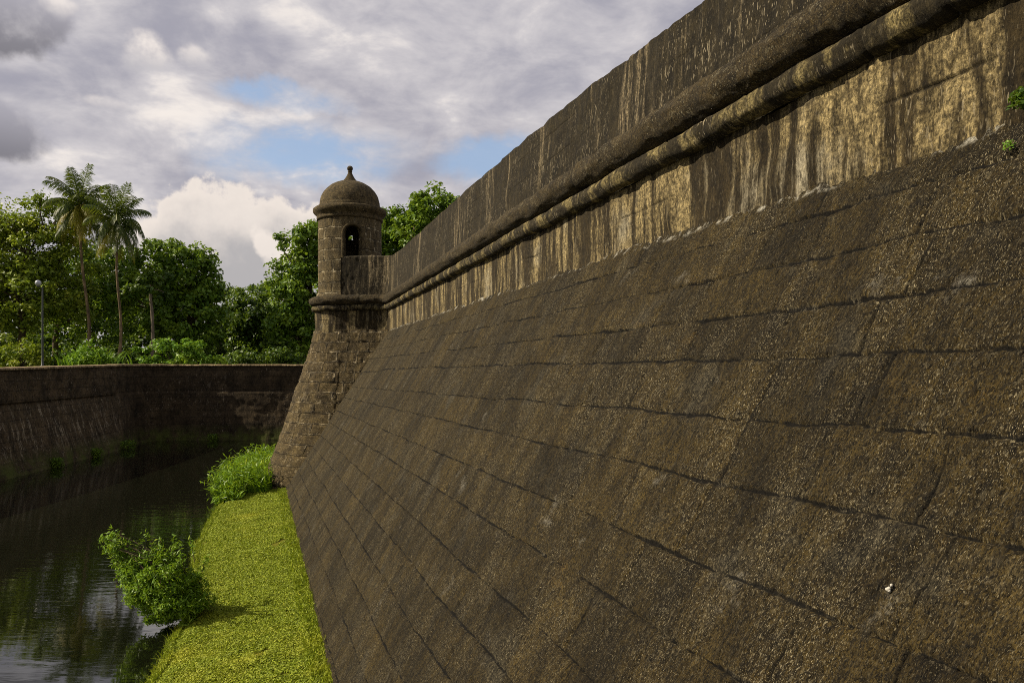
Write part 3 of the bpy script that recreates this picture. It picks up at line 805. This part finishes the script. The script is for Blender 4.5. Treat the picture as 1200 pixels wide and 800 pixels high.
def tree(base, lobes, leafmat, nleaf, seed, label, ln=.34, wd=.20, name='tree', trunk_r=.28, barkmat=None, group='trees beyond the moat', crad=.75, dens=1.0, zmin=None, forkf=.42):
    """lobes: list of (x, y, z, rx, ry, rz) in world metres"""
    rng = np.random.default_rng(seed)
    root = empty(name, (base[0], base[1], 4.45), label, 'tree', group)
    tot = sum(l[3] * l[5] for l in lobes)
    acc = Acc(); br = Acc()
    top = max(l[2] for l in lobes)
    fork = np.array([base[0] + rng.normal() * .3, base[1], 4.4 + (top - 4.4) * forkf])
    br.tube(limb_path((base[0], base[1], 4.3), fork, rng, 10, .04), np.linspace(trunk_r, trunk_r * .7, 10), 9, .15, seed)
    for i, l in enumerate(lobes):
        sh = l[3] * l[5] / tot
        cc = clumps(acc, rng, l[:3], l[3:], max(6, int(dens * 9 * l[3] * l[5])), int(nleaf * sh), ln, wd, crad, seed=seed + i, zmin=zmin)
        br.tube(limb_path(fork, l[:3], rng, 9), np.linspace(trunk_r * .6, trunk_r * .22, 9), 7, .1, seed + i)
        for j in rng.choice(len(cc), min(6, len(cc)), replace=False):
            br.tube(limb_path(np.array(l[:3]) * .75 + fork * .25, cc[j], rng, 7), np.linspace(trunk_r * .25, .025, 7), 5, .1, seed + j)
    br.build('trunk', barkmat or B_dark, root)
    acc.build('crown', leafmat, root)
    return root

def W(px, py, d):   # a point of the tree line given as bearing, elevation and distance from the viewpoint
    return ((px - 600) / 900 * d, d, EYE + (430 - py) / 900 * d)

def lobe(px, py, d, rx, rz, ry=None):
    k = d / 900
    return (*W(px, py, d), rx * k, ry if ry else max(2., rx * k * .8), rz * k)

tree(W(22, 425, 57)[:2], [lobe(-30, 330, 57, 60, 80), lobe(35, 290, 57, 44, 52), lobe(68, 258, 58, 32, 30), lobe(20, 350, 56, 55, 45), lobe(80, 330, 58, 35, 55), lobe(-5, 265, 58, 38, 28)],
     L_olive, 32000, 1, 'broad yellow olive leafy tree at the left edge, behind the lamp post', crad=.85, ln=.27, wd=.16)
tree(W(66, 425, 66)[:2], [lobe(100, 320, 66, 45, 45), lobe(140, 330, 67, 45, 45), lobe(100, 370, 66, 60, 40)],
     L_green, 11000, 2, 'shaded green tree filling the gap behind the two palm trunks')
tree(W(215, 425, 60)[:2], [lobe(190, 318, 60, 42, 38), lobe(222, 325, 59, 34, 38), lobe(170, 360, 60, 40, 42), lobe(225, 372, 59, 40, 42), lobe(240, 352, 60, 24, 26)],
     L_green, 18000, 3, 'dense rounded dark green tree standing just right of the palms', crad=.7)
tree(W(178, 425, 55)[:2], [lobe(172, 338, 55, 16, 16), lobe(180, 326, 56, 14, 14)], L_deep, 1600, 31, 'slim young tree with a bare pale trunk right of the palms',
     name='slender_tree', trunk_r=.13, barkmat=B_pale, crad=.5, forkf=.78)
tree(W(258, 425, 70)[:2], [lobe(256, 365, 70, 16, 38), lobe(258, 340, 70, 10, 16), lobe(255, 400, 70, 25, 25)], L_deep, 3600, 4,
     'small thin crowned tree showing at the edge of the open sky', crad=.6, ln=.30)
tree(W(290, 425, 66)[:2], [lobe(283, 375, 66, 22, 38), lobe(302, 365, 66, 22, 32), lobe(290, 402, 66, 36, 26), lobe(325, 395, 66, 25, 28)], L_deep, 11000, 5,
     'low dark tree between the open sky and the tall tree by the sentry box', ln=.32)
tree(W(352, 425, 62)[:2], [lobe(350, 300, 62, 26, 36), lobe(372, 288, 62, 30, 34), lobe(340, 355, 61, 27, 45), lobe(370, 350, 62, 40, 50), lobe(345, 400, 61, 34, 28)],
     L_green, 17000, 6, 'tall bright green tree rising just left of the sentry box', crad=.75)
tree(W(455, 425, 66)[:2], [lobe(425, 290, 66, 38, 40), lobe(460, 268, 66, 24, 22), lobe(475, 265, 66, 22, 24), lobe(465, 290, 66, 30, 24), lobe(440, 340, 66, 50, 50)], L_green, 16000, 7,
     'green tree showing between the sentry box and the parapet', crad=.75)
tree(W(510, 425, 64)[:2], [lobe(508, 243, 64, 30, 20), lobe(492, 262, 64, 30, 26), lobe(530, 258, 64, 28, 28), lobe(510, 285, 64, 44, 30)], L_green, 16000, 8,
     'rounded green tree top rising above the parapet right of the sentry box', crad=.75)
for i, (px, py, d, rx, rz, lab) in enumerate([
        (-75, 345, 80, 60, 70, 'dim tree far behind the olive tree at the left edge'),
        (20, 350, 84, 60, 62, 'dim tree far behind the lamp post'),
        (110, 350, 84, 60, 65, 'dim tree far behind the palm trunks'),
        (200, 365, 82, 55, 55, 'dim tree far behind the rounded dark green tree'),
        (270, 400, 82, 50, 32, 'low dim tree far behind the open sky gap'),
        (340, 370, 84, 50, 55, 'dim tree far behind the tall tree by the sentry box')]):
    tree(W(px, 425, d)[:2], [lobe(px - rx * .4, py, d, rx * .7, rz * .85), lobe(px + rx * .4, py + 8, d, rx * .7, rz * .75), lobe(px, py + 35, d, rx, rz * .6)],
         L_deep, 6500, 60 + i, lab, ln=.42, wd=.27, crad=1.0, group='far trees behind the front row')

# dim undergrowth that closes the view between the trunks
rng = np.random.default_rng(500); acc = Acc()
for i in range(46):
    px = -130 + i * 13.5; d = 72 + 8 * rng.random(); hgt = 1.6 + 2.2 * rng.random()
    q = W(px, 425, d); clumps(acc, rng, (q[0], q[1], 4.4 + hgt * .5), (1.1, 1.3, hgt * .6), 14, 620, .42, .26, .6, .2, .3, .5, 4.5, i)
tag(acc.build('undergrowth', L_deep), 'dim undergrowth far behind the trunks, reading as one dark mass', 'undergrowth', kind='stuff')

# shrubs along the ground behind the moat wall
def shrub(c, rad, mat, nleaf, seed, label, ln=.22, wd=.12, upright=False, group='shrubs on top of the moat wall', name='shrub'):
    rng = np.random.default_rng(seed)
    zb = 4.46; root = empty(name, (c[0], c[1], zb), label, 'shrub', group)
    acc = Acc(); st = Acc()
    cc = clumps(acc, rng, (c[0], c[1], zb + rad[2] * .45), rad, int(26 + 10 * rad[0]), nleaf, ln, wd, .42, .35, .35, .5, zb + .05, seed)
    if upright:
        n = 500; b = np.column_stack([c[0] + rng.normal(size=n) * rad[0] * .5, c[1] + rng.normal(size=n) * rad[1] * .4, np.full(n, zb)])
        h = rad[2] * (.7 + .7 * rng.random(n)); a = rng.random(n) * 6.28
        blades(acc, b, h, np.column_stack([np.cos(a), np.sin(a), 0 * a]) * (h * .5)[:, None], .09 + .05 * rng.random(n), rng)
    for j in rng.choice(len(cc), min(9, len(cc)), replace=False):
        st.tube(limb_path((c[0] + rng.normal() * .1, c[1], zb - .05), cc[j], rng, 6), np.linspace(.04, .012, 6), 5)
    st.build('stems', B_dark, root); acc.build('foliage', mat, root)
def shr(px0, px1, py, d, mat, nleaf, seed, label, **kw):
    k = d / 900; x0 = (px0 - 600) * k; x1 = (px1 - 600) * k
    shrub(((x0 + x1) / 2, d), ((x1 - x0) / 2, max(.7, (x1 - x0) * .35), (428 - py) * k * .75), mat, nleaf, seed, label, **kw)
shr(-12, 60, 396, 50, L_olive, 2600, 201, 'pale yellow green shrub at the left edge beside the lamp post')
shr(78, 132, 404, 51, L_bright, 1700, 202, 'bright green shrub with upright blades around the foot of the taller palm', upright=True)
shr(163, 252, 397, 49.6, L_bright, 5200, 203, 'large rounded bright green shrub spilling over the moat wall')
shr(258, 300, 411, 52, L_deep, 1500, 204, 'small green shrub right of the large rounded shrub')
shr(300, 356, 406, 53, L_deep, 2000, 205, 'green shrub next to the leaning edge of the fortress tip')
shr(132, 165, 412, 53, L_deep, 1200, 206, 'small dark shrub between the thinner palm and the large rounded shrub')
shr(50, 90, 412, 54, L_deep, 1300, 207, 'low dark shrub between the lamp post and the taller palm')

# palms
def palm(base, top, seed, label, nfr, flen, dry, r0):
    rng = np.random.default_rng(seed)
    base = np.array(base); top = np.array(top)
    root = empty('palm_tree', base, label, 'palm tree', 'coconut palms behind the moat wall')
    q = np.linspace(0, 1, 26)[:, None]
    pts = base + (top - base) * q + np.sin(q * math.pi) * np.array([.14, 0, 0]) + np.sin(q * 2.2 * math.pi) * np.array([.1, .1, 0])
    pts[:, 2] = base[2] + (top[2] - base[2]) * q[:, 0]
    rad = r0 * (1.25 * np.exp(-q[:, 0] * 14) + .85 - .3 * q[:, 0]); rad = rad * (1 + .05 * (np.arange(26) % 2))
    tr = Acc(); tr.tube(pts, rad, 10, .06, seed); tr.build('trunk', B_palm, root)
    groups = {L_palm: Acc(), L_dry: Acc()}
    for i in range(nfr):
        az = i * 2.399 + rng.normal() * .15; lv = i / (nfr - 1)               # 0 = young upright, 1 = old hanging
        el = R(88) - lv ** .9 * R(150) + rng.normal() * .10
        L = flen * (.92 - .22 * math.sin(math.pi * min(1, lv * 1.1))) * (.88 + .2 * rng.random())
        t = np.linspace(0, 1, 16)
        e = el - (R(10) + R(80) * math.sin(math.pi * min(1., lv * 1.05)) + R(20) * rng.random()) * t ** 1.5
        dl = L / 15
        hd = np.array([math.cos(az), math.sin(az)])
        px = np.concatenate([[0], np.cumsum(np.cos(e[:-1]) * dl)]); pz = np.concatenate([[0], np.cumsum(np.sin(e[:-1]) * dl)])
        sp = top + np.column_stack([px[:, None] * hd, pz]) + np.array([0, 0, .1])
        mat = L_dry if (lv > 1 - dry and rng.random() < .8) else L_palm
        A_ = groups[mat]; A_.tube(sp, np.linspace(.05, .012, 16), 4)
        k = 62; tt = np.linspace(.16, 1, k); side = np.array([-hd[1], hd[0], 0])
        bp = np.stack([np.interp(tt, t, sp[:, c_]) for c_ in range(3)], 1)
        tg = np.gradient(bp, axis=0); tg /= np.linalg.norm(tg, axis=1)[:, None]
        for sgn in (-1, 1):
            ll = L * .26 * (np.sin(math.pi * (.12 + .8 * tt)) ** .7 + .1) * (.85 + .3 * rng.random(k))
            dirv = side * sgn * .75 + tg * .55 + np.array([0, 0, -.15 - 1.0 * min(1., lv * 1.6)]) + rng.normal(size=(k, 3)) * .12
            dirv /= np.linalg.norm(dirv, axis=1)[:, None]
            mid = bp + dirv * (ll * .55)[:, None]; tip = bp + dirv * ll[:, None] + np.array([0, 0, -1]) * (ll * .32)[:, None]
            wv = tg * .023
            v = np.stack([bp - wv * .6, bp + wv * .6, mid + wv, tip, mid - wv], 1)
            a = np.arange(k) * 5
            A_.add(v.reshape(-1, 3), np.stack([a, a + 1, a + 2, a + 4], 1))
            A_.add(v.reshape(-1, 3), np.stack([a + 4, a + 2, a + 3], 1))
    groups[L_palm].build('crown', L_palm, root, False)
    if groups[L_dry].n: groups[L_dry].build('old_fronds', L_dry, root, False)
    for j in range(6):
        nut = Acc(); a = j * 1.05 + .4
        nut.lathe([(.005 + .13 * math.sin(x), -.16 * math.cos(x)) for x in np.linspace(.0, math.pi, 9)], 0, 0, 10)
        nut.v = [v + top + np.array([.32 * math.cos(a), .32 * math.sin(a), -.28 - .1 * (j % 2)]) for v in nut.v]
        nut.build('coconut', M_nut, root)
def gz(): return 4.45
b = W(103, 428, 56); t_ = W(93, 243, 56)
palm((b[0], b[1], gz()), t_, 5, 'taller coconut palm with yellowing lower fronds and orange trunk', 36, 3.4, .5, .14)
b = W(138, 428, 54.5); t_ = W(137, 262, 54.5)
palm((b[0], b[1], gz()), t_, 8, 'shorter slim coconut palm to the right of the taller palm', 32, 3.3, .14, .115)

# lamp post
lx, ly = -27.2, 44.5
lamp = empty('lamp_post', (lx, ly, 4.4), 'slim dark lamp post with one white globe, behind the moat wall at the left', 'lamp post')
acc = Acc(); acc.lathe([(.13, 4.3), (.13, 4.55), (.07, 4.62), (.055, 5.2), (.042, 8.75), (.03, 9.15), (.001, 9.2)], lx, ly, 14); acc.build('pole', M_post, lamp)
acc = Acc(); acc.tube(np.array([(lx, ly, 8.95), (lx - .08, ly - .02, 9.12), (lx - .2, ly - .05, 9.16)]), .022, 6); acc.build('bracket', M_post, lamp)
acc = Acc(); gx, gy, gz_ = lx - .22, ly - .06, 9.36
acc.lathe([(.05, gz_ - .24), (.09, gz_ - .2), (.08, gz_ - .15)], gx, gy, 16); acc.build('holder', M_post, lamp)
acc = Acc(); acc.lathe([(.001 + .165 * math.sin(x), gz_ - .165 * math.cos(x)) for x in np.linspace(.35, math.pi, 14)], gx, gy, 20); acc.build('globe', M_globe, lamp)

# shrub leaning over the water from the bank
rng = np.random.default_rng(77)
root = empty('leaning_shrub', (-5.6, 13.3, .1), 'leafy green shrub leaning over the water from the grass bank', 'shrub')
acc = Acc(); st = Acc()
for (c, r, ncl, nl) in [((-5.95, 13.4, .54), (.56, .5, .42), 80, 6000), ((-6.35, 13.5, .66), (.40, .4, .32), 36, 2300), ((-5.75, 13.2, .34), (.36, .4, .26), 26, 1800), ((-6.6, 13.55, .95), (.20, .22, .24), 14, 420),
                        ((-6.78, 13.6, 1.1), (.2, .2, .24), 12, 240), ((-6.98, 13.6, 1.3), (.16, .16, .18), 9, 150), ((-7.14, 13.65, 1.48), (.10, .12, .1), 5, 60), ((-6.75, 13.5, .7), (.24, .25, .26), 10, 330)]:
    cc = clumps(acc, rng, c, r, ncl, int(nl * 3.0), .085, .023, .17, .3, .3, .3, .04, 5)
    for j in rng.choice(len(cc), min(8, len(cc)), replace=False):
        st.tube(limb_path((-5.5, 13.3, .08), cc[j], rng, 8, .08), np.linspace(.016, .005, 8), 5)
# long shoots that stick out of the mass
for k in range(44):
    c0 = np.array([-6.0, 13.4, .75]) + rng.normal(size=3) * np.array([.26, .2, .16])
    d = np.array([-.6 * rng.random() + .05, -.2 + .3 * rng.random(), .75]) + rng.normal(size=3) * .25; d /= np.linalg.norm(d)
    L = .45 + .35 * rng.random(); q = np.linspace(0, 1, 14)[:, None]
    pts = c0 + d * L * q + np.array([0, 0, -.15]) * q ** 2
    st.tube(pts, np.linspace(.007, .003, 14), 4)
    pp = np.repeat(pts[3:], 3, 0) + rng.normal(size=(33, 3)) * .025
    acc.leaves(pp, rng.normal(size=(33, 3)) * .8 + np.array([0, 0, .6]), .08 + .05 * rng.random(33), .026, rng)
st.build('stems', B_dark, root); acc.build('foliage', L_bush, root)

# weeds: on the fortress ledge and along the foot of the moat wall
def weed(c, r, n, mat, label, group, seed, ln=.05, wd=.03, flat=.5):
    rng = np.random.default_rng(seed)
    root = Acc(); p = np.array(c) + np.clip(rng.normal(size=(n, 3)), -1.5, 1.5) * r * np.array([1, 1, .8]) * .5
    root.leaves(p, rng.normal(size=(n, 3)) * .6 + np.array([-.4, -.3, .6]), ln * (.6 + .8 * rng.random(n)), wd, rng)
    e = empty('weed', c, label, 'weed', group)
    root.build('foliage', mat, e)
    s = Acc()
    for j in range(5): s.tube(limb_path(np.array(c) + np.array([.03, .01, -r * .5]), p[j], rng, 5), np.linspace(.004, .002, 5), 4)
    s.build('stems', B_dark, e)
weed((2.475, 3.70, EYE + 1.30), .065, 340, L_deep, 'dark fern like weed rooted in the fortress wall at the right edge', 'weeds on the fortress wall', 301, .034, .016)
p1 = on_scarp(3.72, EYE + 1.06); weed(p1 + np.array([-.02, -.01, .01]), .035, 40, L_bright, 'tiny yellow green weed on the slope below the dark weed', 'weeds on the fortress wall', 302, .016, .010)
for i, (y_, dx, r, lab) in enumerate([(34.5, .0, .3, 'low grassy weed at the foot of the moat wall, nearest the left edge'), (38.5, .0, .32, 'green weed clump at the foot of the shaded moat wall, halfway to its corner'),
                                      (42.3, .1, .4, 'bright weed clump on the moat wall foot before its corner')]):
    xi = np.interp(y_, Pf[:np.argmax(Pf[:, 1] > 45), 1], Pf[:np.argmax(Pf[:, 1] > 45), 0])
    weed((xi + .98 + dx, y_, .22), r, 420, L_green, lab, 'weeds along the moat wall foot', 310 + i, .16, .035)
weed((-18.3, 46.95, .2), .32, 300, L_green, 'weed clump in the shaded corner of the moat', 'weeds along the moat wall foot', 320, .16, .035)

# ------------------------------------------------------------------ camera
cam = bpy.data.cameras.new('camera'); co_ = bpy.data.objects.new('camera', cam); COL.objects.link(co_)
cam.sensor_width = 36; cam.lens = 27; cam.shift_y = 30 / 1200; cam.clip_start = .05; cam.clip_end = 4000
co_.location = (0, 0, EYE); co_.rotation_euler = (R(90), 0, 0)
sc.camera = co_

# ------------------------------------------------------------------ daylight
SUN = Vector((-.77, -.02, .60)).normalized()
el = math.asin(SUN.z); 
sl = bpy.data.lights.new('sun', 'SUN'); so = bpy.data.objects.new('sun', sl); COL.objects.link(so)
sl.energy = 5.0; sl.angle = R(.5); sl.color = (1, .87, .66)
so.rotation_euler = SUN.to_track_quat('Z', 'Y').to_euler(); so.location = SUN * 60

w = bpy.data.worlds.new('World'); sc.world = w; w.use_nodes = True
N = NT(w.node_tree)
sky = N.n('ShaderNodeTexSky'); sky.sky_type = 'NISHITA'; sky.sun_disc = False
sky.sun_elevation = el; sky.sun_rotation = math.atan2(SUN.x, SUN.y)
STR = .10
dirv = N.n('ShaderNodeTexCoord').outputs['Generated']
x, y, z = N.sep(dirv)
az = N.mul(N.m('ARCTAN2', x, y), 57.2958); elv = N.mul(N.m('ARCSINE', z), 57.2958)
# broken cloud deck, drawn on a flat layer so that it foreshortens toward the horizon
zz_ = N.add(N.m('MAXIMUM', z, 0.), .16)
flat = N.comb(N.m('DIVIDE', x, zz_), N.m('DIVIDE', y, zz_))
rot = N.vm('MULTIPLY', flat, (1.0, 1.1, 1.))
d1 = N.noise(rot, 1.15, 6, .55, .5); d2 = N.noise(N.vm('ADD', rot, (7.3, 2.1, 0)), 2.7, 6, .58, .4)
d3 = N.noise(N.vm('MULTIPLY', dirv, (1., 1., 1.9)), 10., 6, .58, .3)
deck = N.add(N.add(N.mul(d1, .40), N.mul(d2, .25)), N.mul(d3, .35))
c = N.mix(N.mr(deck, .40, .60), (.27, .265, .31), (.50, .475, .48))
c = N.mix(N.mr(deck, .53, .62), c, (.66, .61, .57))
warp = N.vm('SUBTRACT', N.noise(dirv, 9., 5, .6, color=True), (.5, .5, .5))
wx, wy, wz = N.sep(warp)
azw = N.add(az, N.mul(wx, 7.)); elw = N.add(elv, N.mul(wz, 5.))
def ell(a0, e0, ra, re, A=azw, E=elw):
    p = N.m('DIVIDE', N.sub(A, a0), ra); q = N.m('DIVIDE', N.sub(E, e0), re)
    return N.m('SQRT', N.add(N.mul(p, p), N.mul(q, q)))
# openings to the blue
hole = N.m('MINIMUM', ell(-15.0, 15.0, 7.2, 2.2), N.m('MINIMUM', ell(-1.5, 15.4, 4.0, 1.6), ell(-16.8, 18.6, 4.5, .9)))
hole = N.m('MINIMUM', hole, ell(24, 34, 14, 6))
blue = N.mix(.5, N.vm('SCALE', sky.outputs[0], STR), (.30, .40, .56))
c = N.mix(N.mul(N.mul(N.mr(hole, 1.35, .5), .88), N.mr(N.add(N.mul(d2, .5), N.mul(d3, .5)), .60, .44, .25, 1.)), c, blue)
# haze near the horizon
c = N.mix(N.mr(elv, 7., 0.), c, (.44, .42, .42))
# cumulus bank above the trees: bright crest, grey belly
bn = N.noise(dirv, 15., 6, .58)
crest = N.add(N.sub(12.2, N.mul(N.m('POWER', N.mul(N.m('ABSOLUTE', N.add(az, 19.3)), .135), 3.5), 2.6)), N.mul(N.sub(bn, .5), 8.0))
dep = N.sub(crest, elv)
bank_c = N.mix(N.mr(dep, .0, 5.2), (.64, .575, .52), (.335, .322, .325))
bank_c = N.mix(N.mul(N.mul(N.mr(N.noise(dirv, 17., 6, .6), .40, .70), N.mr(dep, 6., 1.)), .8), bank_c, (.60, .545, .50))
c = N.mix(N.mul(N.mr(dep, -.1, .7), N.mr(N.m('ABSOLUTE', N.add(az, 19.3)), 15., 9.)), c, bank_c)
# little bright puff
puff = ell(-17.4, 7.9, 1.15, 1.3)
c = N.mix(N.mul(N.mr(puff, 1.05, .5), .8), c, (.68, .61, .55))
# two dark cumulus masses at the left, and a bright one between
bx = N.mul(N.sub(N.noise(dirv, 22., 5, .55), .5), 1.1)
for (a0, e0, ra, re, top) in ((-34.6, 20.9, 4.9, 2.5, (.19, .183, .205)), (-35.4, 14.4, 4.6, 2.0, (.18, .174, .196))):
    dd = N.add(ell(a0, e0, ra, re, az, elv), bx)
    mk = N.mr(dd, 1.10, .76)
    shade = N.mix(N.mr(N.sub(elv, e0), -2.5, 3.2), tuple(q * .78 for q in top), tuple(q * 1.9 for q in top))
    shade = N.mix(N.mul(N.mr(N.noise(dirv, 17., 5, .6), .5, .7), .5), shade, (.42, .40, .41))
    c = N.mix(N.mul(mk, .94), c, shade)
for (a0, e0, ra, re, am) in ((-25.6, 20.4, 1.7, 1.3, .9), (-22.4, 20.6, .9, .8, .6), (-31.0, 22.0, 1.2, .8, .7), (-28.3, 16.9, 1.6, .5, .5)):
    dd = N.add(ell(a0, e0, ra, re, az, elv), bx)
    dd = N.add(ell(a0, e0, ra, re, N.add(az, N.mul(wx, 3.)), N.add(elv, N.mul(wz, 2.))), N.mul(bx, 1.6))
    pc = N.mix(N.mr(N.sub(elv, e0), -re, re * .4), (.40, .385, .40), (.68, .62, .575))
    c = N.mix(N.mul(N.mul(N.mr(dd, 1.2, .5), am), N.mr(N.noise(dirv, 30., 4, .6), .3, .55, .45, 1.)), c, pc)
bg = N.n('ShaderNodeBackground'); bg.inputs['Strength'].default_value = STR
N.put(bg.inputs['Color'], N.vm('SCALE', c, .84 / STR))
o = N.n('ShaderNodeOutputWorld'); N.t.links.new(bg.outputs[0], o.inputs[0])

sc.render.engine = 'CYCLES'
sc.cycles.max_bounces = 6; sc.cycles.diffuse_bounces = 3; sc.cycles.glossy_bounces = 3
sc.cycles.use_denoising = False
sc.cycles.pixel_filter_type = 'BLACKMAN_HARRIS'; sc.cycles.filter_width = 1.0
sc.cycles.sample_clamp_indirect = 3.0; sc.cycles.sample_clamp_direct = 5.0
sc.view_settings.view_transform = 'Standard'; sc.view_settings.look = 'None'
sc.view_settings.exposure = .72; sc.view_settings.gamma = 1
